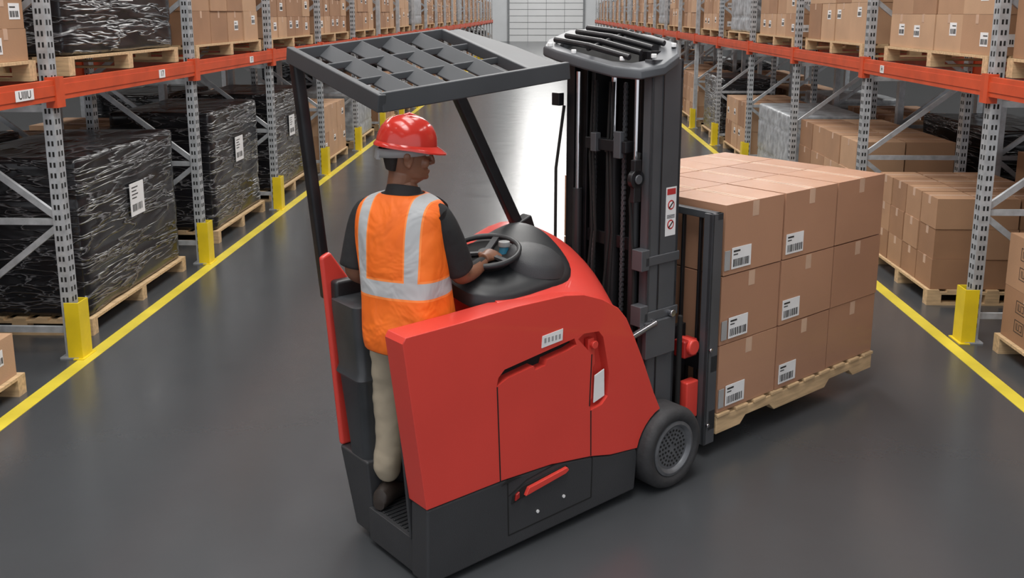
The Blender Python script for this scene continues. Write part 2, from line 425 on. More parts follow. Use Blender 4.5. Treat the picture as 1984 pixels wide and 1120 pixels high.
def beam_label(X,y,txt,side,w=.13):
    e=empty('rack_beam_label',(X,y,(BZ0+BZ1)/2)); b=MB(); b.box(min(0,.002*side),max(0,.002*side),-w/2,w/2,-.035,.035,'white'); b.obj('plate',e)
    t=bpy.data.objects.new('lettering',text_mesh(txt,.07,'ink')); sc.collection.objects.link(t); t.parent=e
    t.location=(.003*side,0,0); t.rotation_euler=(pi/2,0,pi/2*side)
XBL=XL+.034; XBR=XR-.034
beam_label(XBL,6.05,'UIIIU',1,.22); beam_label(XBL,8.3,'17',1); beam_label(XBL,10.9,'17',1)
beam_label(XBR,9.2,'H',-1,.1); beam_label(XBR,6.2,'17',-1)
# ------------------------------------------------------------------ forklift
A=Vector((-.481,3.683,0)); TH=math.radians(41.62)
FK=empty('stand_up_forklift',A,TH)
def arc(cx,cz,r,a0,a1,n): return [(cx+r*math.cos(math.radians(a0+(a1-a0)*i/n)),cz+r*math.sin(math.radians(a0+(a1-a0)*i/n))) for i in range(n+1)]
side_poly=[(-.005,.39),(-.105,1.15),(-.09,1.175),(.2,1.18),(.49,1.19),(.78,1.185),(.90,1.165),(1.02,1.12),(1.13,1.055),(1.19,.99),(1.24,.90),(1.32,.74),(1.40,.56),(1.455,.452)]
side_poly+=arc(1.52,.22,.235,105,166,6)+[(1.10,.30),(.96,.335),(.7,.375),(.41,.39)]
def cutter(pts,y1):
    b=MB(); b.xz(pts,-.05,y1,'hole'); o=b.obj('cut'); return o
def apply_mods(o):
    dg=bpy.context.evaluated_depsgraph_get(); dg.update(); me=bpy.data.meshes.new_from_object(o.evaluated_get(dg)); o.modifiers.clear(); o.data=me
b=MB(); b.xz(side_poly,0,.135,'red'); sp=b.obj('side_panel')
bv=sp.modifiers.new('bv','BEVEL'); bv.width=.024; bv.segments=4; bv.limit_method='ANGLE'; bv.angle_limit=math.radians(50)
vent=[(.375,.845),(.385,.885),(.42,.915),(.84,.965),(.855,.93),(.80,.915),(.67,.90),(.66,.875),(.60,.868),(.59,.89),(.44,.87)]
lever=[(.865,.955),(.90,.975),(1.0,.965),(1.03,.93),(1.075,.74),(1.07,.62),(1.03,.585),(.955,.575),(.945,.61),(.955,.86)]
for pts,y1 in ((vent,.05),(lever,.06)):
    c=cutter(pts,y1); m=sp.modifiers.new('b','BOOLEAN'); m.object=c; m.operation='DIFFERENCE'; m.solver='EXACT'
apply_mods(sp)
for o in [o for o in sc.objects if o.name.startswith('cut')]: bpy.data.objects.remove(o)
sp.parent=FK
for p in sp.data.polygons: p.use_smooth=True
bm=bmesh.new(); bm.from_mesh(sp.data)
for e in bm.edges:
    if len(e.link_faces)==2 and e.calc_face_angle(0)>math.radians(35): e.smooth=False
bm.to_mesh(sp.data); bm.free()
w=sp.modifiers.new('wn','WEIGHTED_NORMAL'); w.keep_sharp=True
b=MB()
b.xz(vent,.048,.052,'hole'); b.xz(lever,.056,.062,'redd')
def line(pts,w=.006,y=-.0015,k='hole'):
    for (x0,z0),(x1,z1) in zip(pts,pts[1:]):
        d=Vector((x1-x0,z1-z0)); d.normalize(); n=Vector((-d.y,d.x))*w/2
        b.xz([(x0-n.x,z0-n.y),(x1-n.x,z1-n.y),(x1+n.x,z1+n.y),(x0+n.x,z0+n.y)],y,y+.002,k)
line([(.378,.845),(.395,.39)]); line([(.955,.575),(.96,.34)]); line([(.955,.86),(.945,.60)])
b.xz([(.40,.365),(.44,.385),(.52,.375)],-.001,.001,'hole')
b.obj('panel_seams',FK)
b=MB(); b.xz([(.95,.93),(.99,.93),(1.0,.80),(.985,.78),(.985,.62),(.955,.62)],.02,.045,'red'); b.cyl((.98,.03,.9),(.98,.0,.9),.02,'red')
b.xz([(.985,.60),(.99,.74),(1.055,.76),(1.06,.62)],.012,.018,'white'); b.obj('brake_lever_and_tag',FK,.003)
b=MB(); b.xz([(.635,.965),(.64,1.02),(.765,1.03),(.762,.975)],-.003,.001,'white')
for i in range(5): b.xz([(.65+i*.022,.985),(.65+i*.022,1.008),(.662+i*.022,1.009),(.662+i*.022,.986)],-.004,0,'band')
b.obj('name_plate',FK)
b=MB()
skirt=[(-.005,.03),(0,.385),(.41,.385),(.7,.37),(.96,.33),(1.10,.295),(1.292,.275),(1.30,.22),(1.285,.05)]
b.xz(skirt,.004,.13,'char'); b.obj('chassis_skirt',FK,.012)
b=MB(); b.box(.46,1.28,.12,.66,.05,.38,'char'); b.box(1.27,1.62,.14,.62,.08,.36,'char'); b.obj('chassis_core',FK,.01)
b=MB(); 
b.hexa([(.03,.49,.03),(.5,.49,.03),(.5,.66,.03),(.03,.66,.03),(0,.49,.42),(.5,.49,.42),(.5,.74,.42),(0,.74,.42)],'char'); b.obj('chassis_far_skirt',FK,.012)
b=MB(); b.box(0.01,.47,.12,.50,.03,.19,'char')
for i in range(12): b.box(.03,.45,.14+i*.029,.155+i*.029,.19,.198,'blk')
b.obj('operator_platform',FK,.003)
b=MB()
line([(.44,.385),(.445,.105),(.97,.115),(.975,.335)],.006,.0025)
line([(.445,.30),(.55,.345),(.80,.375)],.004,.0025)
b.cyl((.62,.004,.165),(.62,-.002,.165),.008,'white',10); b.cyl((.785,.004,.185),(.785,-.002,.185),.008,'white',10)
b.obj('battery_door_seams',FK)
b=MB(); b.xz([(.46,.255),(.47,.30),(.52,.325),(.80,.345),(.81,.325),(.79,.31),(.54,.27)],-.002,.004,'hole')
b.xz([(.53,.28),(.55,.315),(.79,.34),(.80,.325),(.78,.312)],-.02,.0,'red'); b.xz([(.475,.27),(.48,.30),(.50,.31),(.50,.28)],-.012,.0,'redd'); b.obj('door_handle',FK,.003)
# front cowl loft
XS=[.46,.55,.65,.78,.86,.94,1.02,1.08,1.13,1.19,1.24,1.30,1.36,1.41,1.45,1.48]
def interp(t,tab):
    for (a,c),(d,e) in zip(tab,tab[1:]):
        if t<=d: return c+(e-c)*max(0,(t-a))/(d-a)
    return tab[-1][1]
near=[(.4,1.17),(.78,1.175),(.90,1.155),(1.02,1.11),(1.13,1.045),(1.19,.98),(1.24,.89),(1.32,.73),(1.40,.55),(1.46,.44)]
far=[(.4,1.27),(.6,1.30),(.8,1.37),(.90,1.40),(1.0,1.40),(1.1,1.36),(1.2,1.30),(1.3,1.22),(1.38,1.13),(1.43,1.04),(1.46,.9),(1.48,.8)]
def zt(x,y):
    t=max(0,min(1,(y-.05)/.52)); t=math.sin(t*pi/2)**.9
    a=interp(x,near);c=interp(x,far); z=a+(c-a)*t
    if y>.64: z-=((y-.64)/.08)**2*.05
    return z
YS=[.05,.08,.11,.16,.22,.28,.34,.41,.48,.55,.60,.64,.67,.70,.72]
b=MB(); nx=len(XS); ny=len(YS); vs=[];fs=[]
for x in XS:
    for y in YS: vs.append((x,y,zt(x,y)))
for i in range(nx-1):
    for j in range(ny-1): a=i*ny+j; fs.append((a,a+1,a+ny+1,a+ny))
o=len(vs)
for x in XS:
    zb=.30 if x<1.3 else .40
    vs.append((x,.05,min(zb,zt(x,.05)-.01))); vs.append((x,.72,zb))
for i in range(nx-1):
    fs.append((i*ny,(i+1)*ny,o+2*(i+1),o+2*i)); fs.append((i*ny+ny-1,o+2*i+1,o+2*(i+1)+1,(i+1)*ny+ny-1))
    fs.append((o+2*i,o+2*i+2,o+2*i+3,o+2*i+1))
fs.append(tuple(range(ny))+(o+1,o)); fs.append(tuple((nx-1)*ny+j for j in range(ny))[::-1]+(o+2*nx-2,o+2*nx-1))
b.add(vs,fs,'red'); cw=b.obj('front_cowl',FK,smooth=True)
b=MB(); b.xz([(-.0,.42),(-.07,1.36),(-.02,1.38),(.10,1.2),(.46,1.2),(.46,.42)],.715,.75,'red'); b.obj('far_side_panel',FK,.015)
def pod(x0,x1,y0,y1,hgt,k,name,ex=3.2):
    b=MB(); rings=[]
    cx=(x0+x1)/2; cy=(y0+y1)/2; lx=(x1-x0)/2; ly=(y1-y0)/2
    for r,hh in ((1.0,-.05),(1.0,.35*hgt),(.97,.7*hgt),(.92,.95*hgt),(.8,1.08*hgt),(.6,1.1*hgt),(.35,1.1*hgt),(.1,1.1*hgt)):
        ring=[]
        for i in range(48):
            t=2*pi*i/48; c=math.cos(t); s_=math.sin(t)
            m=(abs(c)**ex+abs(s_)**ex)**(-1/ex)
            x=cx+lx*r*m*c; y=cy+ly*r*m*s_
            ring.append((x,y,zt(x,y)+hh))
        rings.append(ring)
    b.loft(rings,k); return b.obj(name,FK,smooth=True)
pod(.36,1.0,.09,.56,.03,'blk','console_pod')
b=MB(); rings=[]
for r,hh in ((1,-.03),(.97,.01),(.88,.035),(.7,.055),(.45,.065),(.15,.068)):
    rings.append([(.80+.15*r*math.cos(t),.24+.14*r*math.sin(t),zt(.80,.24)+.01+hh+.22*(r*math.sin(t)*.14)-.1*(r*math.cos(t)*.15)) for t in [2*pi*i/32 for i in range(32)]])
b.loft(rings,'char'); b.obj('dash_dome',FK,smooth=True)
b=MB(); C0=Vector((.60,.36,1.335)); T=Matrix.Rotation(math.radians(-10),3,'Y')@Matrix.Rotation(math.radians(8),3,'X')
def ringpts(r,dz): return [C0+T@Vector((r*math.cos(2*pi*i/32),r*math.sin(2*pi*i/32),dz)) for i in range(33)]
b.tube(ringpts(.16,.02),.014,'blk'); b.loft([[C0+T@Vector((r*math.cos(2*pi*i/32),r*math.sin(2*pi*i/32),dz)) for i in range(32)] for r,dz in ((.15,.0),(.12,-.03),(.06,-.04),(.01,-.045))],'hole')
b.cyl(C0+T@Vector((0,0,-.05)),C0+T@Vector((0,0,.02)),.035,'char'); 
for a in (30,150,270): b.beam(C0+T@Vector((0,0,.01)),C0+T@Vector((.15*math.cos(math.radians(a)),.15*math.sin(math.radians(a)),.02)),.03,.012,'char')
b.obj('steering_wheel',FK,smooth=True)
b=MB(); HG=Vector((.66,.32,1.31)); b.cyl(HG-Vector((0,0,.05)),HG+Vector((.02,0,.06)),.022,'blue',16); b.cyl(HG+Vector((.02,0,.06)),HG+Vector((.02,0,.085)),.028,'band',16); b.cyl(HG+Vector((.06,.05,.0)),HG+Vector((.07,.05,.06)),.018,'stick',12); b.obj('control_handle',FK,.004)
b=MB(); rings=[]
def rr(x0,x1,y0,y1,z,r=.04,n=5):
    pts=[]
    for cx,cy,a in ((x1-r,y1-r,0),(x0+r,y1-r,90),(x0+r,y0+r,180),(x1-r,y0+r,270)):
        for i in range(n+1):
            t=math.radians(a+90*i/n); pts.append((cx+r*math.cos(t),cy+r*math.sin(t),z))
    return pts
for z,x0,y0,y1 in ((.19,.02,.50,.64),(.5,.0,.50,.67),(.80,-.02,.48,.70),(.82,-.035,.47,.71),(.85,-.02,.48,.71),(1.0,-.03,.48,.715),(1.13,-.04,.475,.72),(1.165,-.04,.475,.72),(1.18,-.02,.49,.70)):
    rings.append(rr(x0,.24,y0,y1,z))
b.loft(rings,'pad'); b.obj('backrest_pad',FK,smooth=True)
b=MB(); b.box(-.03,.30,.66,.72,1.15,1.25,'blk'); b.obj('armrest',FK,.015)
b=MB(); b.xz([(0,.19),(-.075,1.15),(.40,1.15),(.44,.19)],.135,.15,'char'); b.obj('near_inner_panel',FK,.01)
# overhead guard
RN=Vector((-.18,0,2.12));RF=Vector((-.15,.76,2.27));FN=Vector((.77,-.01,2.205));FFr=Vector((.86,.76,2.37))
def G(s,t): return RN*(1-s)*(1-t)+FN*s*(1-t)+RF*(1-s)*t+FFr*s*t
b=MB()
S1=.80
b.beam(G(0,0),G(1.0,0),.03,.075,'guard'); b.beam(G(0,1),G(S1,1),.03,.05,'guard'); b.beam(G(0,-.02),G(0,1.02),.035,.07,'guard')
b.beam(G(S1,0),G(S1,1),.03,.05,'guard')
for t in (.35,.68): b.beam(G(0,t),G(S1,t),.012,.03,'guard')
for s_ in (.16,.32,.48,.64):
    b.beam(G(s_,0),G(s_,1),.012,.075,'guard',up=(1.2,0,1))
p=[G(S1,0),G(1.0,0),G(.98,.5),G(.90,1),G(S1,1)]
b.prism([q+Vector((0,0,.0)) for q in p],(0,0,.014),'guard')
b.obj('overhead_guard',FK,.005)
b=MB(); b.beam((-.02,.765,1.15),tuple(G(.02,1)-Vector((0,0,.02))),.055,.05,'mastd',up=(1,0,0)); b.obj('guard_post_rear',FK,.012)
b=MB(); b.beam((1.02,.58,1.31),tuple(G(.66,.80)),.045,.06,'mastd',up=(1,0,0)); b.beam((1.03,.58,1.34),(1.0,.58,1.42),.07,.10,'mastd',up=(1,0,0)); b.obj('guard_post_front',FK,.01)
def wheel(c,w,name):
    b=MB(); r=.222
    b.lathe(c,[(.15,0),(.165,-.012),(.195,-.012),(.212,0),(r,.02),(r,w-.02),(.212,w),(.15,w),(.15,0)],'rubber',56)
    b.lathe(c,[(.0001,.012),(.115,.010),(.122,-.004),(.132,-.010),(.148,-.006),(.152,.01)],'hub',56)
    b.lathe(c,[(.0001,w),(.152,w)],'hub',40)
    for ri,n in ((.028,6),(.05,12),(.072,18),(.094,24)):
        for i in range(n):
            t=2*pi*(i+.5*(ri*100%2))/n; x=c[0]+ri*math.cos(t); z=c[2]+ri*math.sin(t)
            b.cyl((x,c[1]+.008,z),(x,c[1]+.0125,z),.0065,'hole',6)
    return b.obj(name,FK,smooth=True)
wheel((1.52,-.045,.222),.16,'drive_wheel_near'); wheel((1.52,.62,.222),.14,'drive_wheel_far')
b=MB(); b.lathe((.62,.3,.09),[(.01,0),(.08,0),(.088,.01),(.088,.11),(.08,.12),(.01,.12)],'rubber',32); b.obj('steer_wheel',FK,smooth=True)
# mast
b=MB(); x0,x1=1.52,1.75; yn,yf=.17,.80
b.box(x0,x1,yn,yn+.014,.10,2.22,'mast'); b.box(x0,x0+.02,yn,yn+.06,.10,2.22,'mast'); b.box(x1-.02,x1,yn,yn+.06,.10,2.22,'mast')
b.box(x0+.075,x0+.085,yn-.004,yn,.12,2.2,'mastd')
b.box(x0,x1,yf-.014,yf,.10,2.2,'mastd'); b.box(x0,x0+.02,yf-.06,yf,.10,2.2,'mastd'); b.box(x1-.02,x1,yf-.06,yf,.10,2.2,'mastd')
for z in (.25,.95,2.12): b.box(x1-.02,x1,yn,yf,z,z+.09,'mastd')
b.box(x1+.0,x1+.01,yn+.1,yf-.06,.3,2.12,'hole')
b.obj('mast_outer_channels',FK,.004)
b=MB()
for y in (yn+.07,yf-.11): b.box(x0+.03,x1-.04,y,y+.04,.14,2.26,'mastd'); b.box(x0+.03,x0+.045,y-.02,y+.06,.14,2.26,'mastd')
for y in (yn+.13,yf-.17): b.box(x0+.05,x1-.02,y,y+.03,.16,2.2,'blk')
for z in (.55,1.2,2.14): b.box(x0+.05,x0+.07,yn+.07,yf-.07,z,z+.07,'mastd')
b.obj('mast_inner_channels',FK,.003)
b=MB()
b.cyl((x0+.06,.49,.3),(x0+.06,.49,1.72),.042,'blk'); b.cyl((x0+.06,.49,1.72),(x0+.06,.49,1.76),.05,'mast'); b.cyl((x0+.06,.49,1.76),(x0+.06,.49,2.15),.022,'chrome')
for y in (yn+.10,yf-.10): b.cyl((x0-.005,y,.2),(x0-.005,y,1.5),.026,'blk'); b.cyl((x0-.005,y,1.5),(x0-.005,y,2.14),.014,'chrome')
b.obj('lift_cylinders',FK,smooth=True)
b=MB()
for y in (.38,.60):
    z=.5
    while z<2.08:
        b.box(x0+.02,x0+.032,y-.012,y+.012,z,z+.016,'mast'); b.box(x0+.018,x0+.034,y-.006,y+.006,z+.016,z+.028,'hub'); z+=.028
b.obj('lift_chains',FK)
b=MB()
for k_,y in enumerate((.42,.445,.55,.575)):
    b.tube([(x0-.02,y,2.1),(x0-.03,y+.005,1.7),(x0-.02,y-.01,1.3),(x0-.035,y+.02*(k_%2),.9),(x0-.03,y,.5)],.008,'hole')
b.tube([(x0-.02,yf+.0,1.95),(x0-.05,yf+.03,1.6),(x0-.05,yf+.03,1.2),(x0-.03,yf,.8)],.009,'hole')
b.tube([(x0-.02,yn+.06,1.75),(x0-.06,yn+.08,1.5),(x0-.03,yn+.07,1.1),(x0-.04,yn+.06,.7)],.009,'hole')
b.obj('hydraulic_hoses',FK,smooth=True)
b=MB(); 
b.box(x0-.05,x0+.01,.30,.60,1.74,1.80,'mastd'); b.box(x0-.06,x0-.03,.33,.38,1.71,1.85,'mast'); b.box(x0-.07,x0-.03,.50,.54,1.73,1.83,'mast')
b.cyl((x0-.06,yn+.03,1.62),(x0-.06,yn+.06,1.62),.05,'mastd',24); b.cyl((x0-.06,yn+.02,1.62),(x0-.06,yn+.03,1.62),.025,'mast',20); b.beam((x0-.06,yn+.045,1.72),(x0-.06,yn+.045,1.5),.03,.05,'mastd',up=(1,0,0))
for z in (1.16,.86): 
    b.box(x0-.03,x1+.005,yn-.012,yn,z,z+.05,'mast'); b.box(x0-.06,x0,yn-.012,yn+.06,z-.02,z+.09,'mast')
b.box(x0-.03,x1-.03,yn-.03,yn,.66,.86,'mast'); b.cyl((x1-.06,yn-.04,.88),(x1-.06,yn,.88),.02,'chrome')
b.cyl((x0-.26,yn-.02,.78),(x0+.05,yn-.02,.85),.018,'chrome'); b.cyl((x0-.34,yn-.02,.77),(x0-.20,yn-.02,.80),.028,'mastd')
b.box(x0-.08,x0-.02,yf-.02,yf+.03,1.10,1.16,'mast'); b.box(x0-.06,x0-.02,yf,yf+.06,1.95,2.02,'mastd')
b.obj('mast_brackets',FK,.004)
# mast head plate
b=MB()
HP=[(1.36,.82,2.22),(1.32,.68,2.20),(1.33,.48,2.165),(1.37,.30,2.13),(1.44,.18,2.12),(1.56,.13,2.14),(1.68,.14,2.19),(1.74,.20,2.24),(1.76,.40,2.28),(1.74,.82,2.31),(1.62,.90,2.30),(1.44,.88,2.25)]
def hp(o,dz):
    cx,cy=1.55,.52; zc=2.22
    return [(cx+(x-cx)*o,cy+(y-cy)*o,zc+(z-zc)*o+dz) for x,y,z in HP]
b.loft([hp(.72,.01),hp(.97,-.0),hp(1,.01),hp(1,.045),hp(.97,.058),hp(.74,.058),hp(.72,.05),hp(.72,.01)],'mast',cap=False)
b.loft([hp(.72,.0),hp(.72,.012)],'hole')
def on(x,y,dz=0): return (x,y,2.165+.25*(x-1.37)+.13*(y-.35)+.05+dz)
for i in range(4): b.tube([on(1.42+i*.085,.24,.02),on(1.39+i*.085,.5,.045),on(1.43+i*.08,.80,.02)],.016,'mastd',10)
b.tube([on(1.38,.5,.03),on(1.72,.52,.03)],.012,'mastd',8)
for x,y in ((1.375,.78),(1.36,.58),(1.41,.28),(1.52,.17),(1.70,.20),(1.70,.82)): 
    q=Vector(on(x,y,.0)); b.cyl(q,q+Vector((0,0,.022)),.014,'white',12)
b.obj('mast_head_plate',FK,.005)
b=MB(); b.box(1.645,1.725,yn-.0015,yn,1.30,1.56,'white'); b.box(1.652,1.718,yn-.0025,yn,1.52,1.552,'stick')
for z in (1.42,1.315):
    b.cyl((1.685,yn-.0025,z+.045),(1.685,yn,z+.045),.026,'stick',20); b.cyl((1.685,yn-.0035,z+.045),(1.685,yn,z+.045),.018,'white',20); b.beam((1.67,yn-.003,z+.03),(1.70,yn-.003,z+.06),.002,.008,'ink')
for i in range(3): b.box(1.655,1.715,yn-.0025,yn,1.395+i*.007,1.398+i*.007,'ink')
b.obj('warning_sticker',FK)
# carriage & load backrest
b=MB(); xb=1.90
b.box(xb,xb+.09,.06,.085,.08,1.40,'mast'); b.box(xb,xb+.02,.06,.12,.08,1.40,'mast'); b.box(xb,xb+.09,1.02,1.045,.08,1.40,'mast')
b.box(xb+.04,xb+.09,.06,1.04,1.36,1.40,'mast'); b.box(xb+.03,xb+.09,.06,1.04,.50,.60,'mastd'); b.box(xb+.03,xb+.09,.06,1.04,.16,.28,'mastd')
for i in range(1,8): b.box(xb+.05,xb+.075,.06+i*.12,.075+i*.12,.28,1.37,'mastd')
b.box(xb-.14,xb+.03,.24,.27,.25,.75,'mastd'); b.box(xb-.14,xb+.03,.71,.74,.25,.75,'mastd')
b.cyl((xb+.02,.045,.64),(xb+.02,.06,.64),.012,'chrome'); b.cyl((xb+.02,.045,.2),(xb+.02,.06,.2),.012,'chrome')
b.obj('load_backrest',FK,.004)
b=MB(); b.box(xb-.12,xb-.01,.12,.20,.60,.70,'redd'); b.cyl((xb-.06,.10,.66),(xb-.06,.2,.66),.045,'red'); b.box(xb-.10,xb-.0,.11,.17,.24,.46,'red'); b.cyl((xb-.13,.15,.2),(xb-.13,.15,.85),.014,'hole'); b.obj('carriage_side_shift',FK,.01)
b=MB()
for y in (.28,.86): b.xz([(xb+.09,.60),(xb+.09,.125),(xb+1.25,.130),(xb+1.25,.145),(xb+.14,.165),(xb+.13,.60)],y,y+.11,'mastd')
b.obj('forks',FK,.004)
# load
LD=empty('palletized_load',A,TH)
b=MB(); LX0,LX1,LY0,LY1=2.005,3.64,.06,1.34; zp=.118
for y in (LY0,(LY0+LY1)/2-.05,LY1-.1):
    b.xz([(LX0,zp),(LX0+.22,zp),(LX0+.27,zp+.045),(LX0+.50,zp+.045),(LX0+.55,zp),(LX1-.55,zp),(LX1-.5,zp+.045),(LX1-.27,zp+.045),(LX1-.22,zp),(LX1,zp),(LX1,zp+.10),(LX0,zp+.10)],y,y+.05,'wood')
for i in range(10):
    x=LX0+(LX1-LX0-.11)*i/9; b.box(x,x+.11,LY0-.01,LY1,zp+.10,zp+.12,'wood')
b.obj('pallet',LD,.004)
b=MB(); zb=zp+.122; ch=.394; cw_=(LX1-LX0)/3; cl=(LY1-LY0)/3
rnd=random.Random(5)
for iz in range(3):
    for ix in range(3):
        for iy in range(3):
            j=lambda: rnd.uniform(-.003,.003)
            x0_=LX0+ix*cw_+.006+j(); x1_=LX0+(ix+1)*cw_-.006+j(); y0_=LY0+iy*cl+.004+j(); y1_=LY0+(iy+1)*cl-.004
            z0_=zb+iz*(ch+.006)+rnd.uniform(0,.002); z1_=z0_+ch
            k=rnd.choice(('cbl','cbm','cbl'))
            b.box(x0_,x1_,y0_,y1_,z0_,z1_,k)
            if iz==2:
                xm=(x0_+x1_)/2; b.box(xm-.028,xm+.028,y0_+.006,y1_-.006,z1_,z1_+.0012,'tape'); b.box(xm-.0015,xm+.0015,y0_+.006,y1_-.006,z1_,z1_+.0018,'edge')
            if iy==0:
                xm=(x0_+x1_)/2
                b.box(xm-.028,xm+.028,y0_-.0012,y0_,z1_-.09,z1_-.004,'tape')
b.obj('cartons',LD,.010)
b=MB()
for iz in range(3):
    for ix in (0,1):
        z0_=zb+iz*(ch+.006); x0_=LX0+ix*cw_+ (.07 if ix==0 else .03)
        y=LY0
        b.box(x0_,x0_+.17,y-.003,y,z0_+.03,z0_+.15,'white')
        q=x0_+.012
        while q<x0_+.15:
            t=rnd.choice((.004,.006,.009)); b.box(q,q+t,y-.0042,y,z0_+.042,z0_+.085,'ink'); q+=t+rnd.choice((.005,.008))
        b.box(x0_+.012,x0_+.07,y-.0042,y,z0_+.125,z0_+.135,'ink'); b.box(x0_+.012,x0_+.05,y-.0042,y,z0_+.108,z0_+.114,'ink')
    z0_=zb+iz*(ch+.006)
    b.box(LX0+.010,LX0+.055,LY0-.003,LY0+.001,z0_+.03,z0_+.14,'band')
b.obj('carton_labels',LD)
# ------------------------------------------------------------------ operator
PH=math.radians(24)
Cm=A+Matrix.Rotation(TH,3,'Z')@Vector((.135,.365,.198))
OP=empty('forklift_operator',Cm,TH+PH); OP.scale=(1.02,1.02,1.02)
def skinobj(name,verts,edges,rad,k,sub=2,root=0,parent=OP):
    me=bpy.data.meshes.new(name); me.from_pydata(verts,edges,[]); ob=bpy.data.objects.new(name,me); sc.collection.objects.link(ob)
    me.materials.append(M[k]) if isinstance(k,str) else [me.materials.append(M[q]) for q in k]
    s_=ob.modifiers.new('skin','SKIN'); s_.use_smooth_shade=True
    for i,r in enumerate(rad):
        q=me.skin_vertices[0].data[i]; q.radius=(r,r) if not isinstance(r,tuple) else r; q.use_root=(i==root)
    u=ob.modifiers.new('sub','SUBSURF'); u.levels=sub; u.render_levels=sub
    apply_mods(ob); ob.parent=parent
    for p in ob.data.polygons: p.use_smooth=True
    return ob
V_=[(0,-.02,.90),(.0,-.015,1.02),(.0,-.01,1.16),(.015,0,1.30),(.02,0,1.40),(.03,0,1.47),(.035,0,1.53),
    (0,.07,.84),(.02,.09,.48),(0,.105,.10),
    (0,-.11,.84),(.02,-.11,.48),(0,-.105,.10),
    (.0,.10,1.36),(-.005,.172,1.35),(-.02,.208,1.22),(-.04,.225,1.09),(.08,.225,1.04),(.18,.215,1.02),
    (.03,-.10,1.36),(.035,-.172,1.355),(.075,-.205,1.22),(.12,-.22,1.085),(.23,-.225,1.09),(.335,-.228,1.11)]
E_=[(0,1),(1,2),(2,3),(3,4),(4,5),(5,6),(0,7),(7,8),(8,9),(0,10),(10,11),(11,12),(4,13),(13,14),(14,15),(15,16),(16,17),(17,18),(4,19),(19,20),(20,21),(21,22),(22,23),(23,24)]
R_=[.14,.13,.13,.135,.11,.060,.056,.10,.078,.066,.10,.078,.066,.08,.060,.056,.047,.042,.029,.08,.060,.056,.047,.042,.029]
body=skinobj('body',V_,E_,R_,['shirt','khaki','skin'],sub=3)
for v in body.data.vertices:
    if v.co.z<.90:
        c=v.co; q=Vector((c.x*7,c.y*7,c.z*11)); f=noise.noise(q)*.014+noise.noise(q*2.3)*.005
        cy=.10 if c.y>0 else -.11
        d=Vector((c.x,c.y-cy,0)); 
        if d.length>1e-4: v.co=c+d.normalized()*f*min(1,(.90-c.z)/.1)
for p in body.data.polygons:
    c=p.center
    k=0
    if c.z<.93: k=1
    if c.z>1.475: k=2
    if abs(c.y)>.16 and .93<c.z<1.125: k=2
    p.material_index=k
def sleeve(p,r,name):
    b=MB(); n=24; rings=[]
    pts=[Vector(q) for q in p]
    for i,q in enumerate(pts):
        d=(pts[min(i+1,len(pts)-1)]-pts[max(i-1,0)]).normalized(); a=d.cross(Vector((0,1,0))).normalized(); c=d.cross(a)
        rings.append([q+(a*math.cos(2*pi*t/n)+c*math.sin(2*pi*t/n))*(r[i]*(1+.05*math.sin(3*t*2*pi/n+i))) for t in range(n)])
    b.loft(rings,'shirt'); o=b.obj(name,OP,smooth=True); sb=o.modifiers.new('s','SUBSURF'); sb.levels=1; sb.render_levels=1
    for e in o.data.edges: e.use_edge_sharp=False
    return o
sleeve([(.03,-.11,1.405),(.032,-.148,1.39),(.036,-.168,1.36),(.05,-.188,1.30),(.077,-.206,1.22),(.105,-.216,1.14),(.110,-.218,1.12),(.113,-.219,1.115)],[.030,.055,.066,.070,.068,.067,.067,.062],'sleeve_right')
sleeve([(0,.11,1.405),(-.003,.148,1.39),(-.006,.168,1.36),(-.01,.188,1.30),(-.02,.208,1.22),(-.033,.222,1.14),(-.036,.224,1.12),(-.037,.225,1.115)],[.030,.055,.066,.070,.068,.067,.067,.062],'sleeve_left')
BZ=1.075
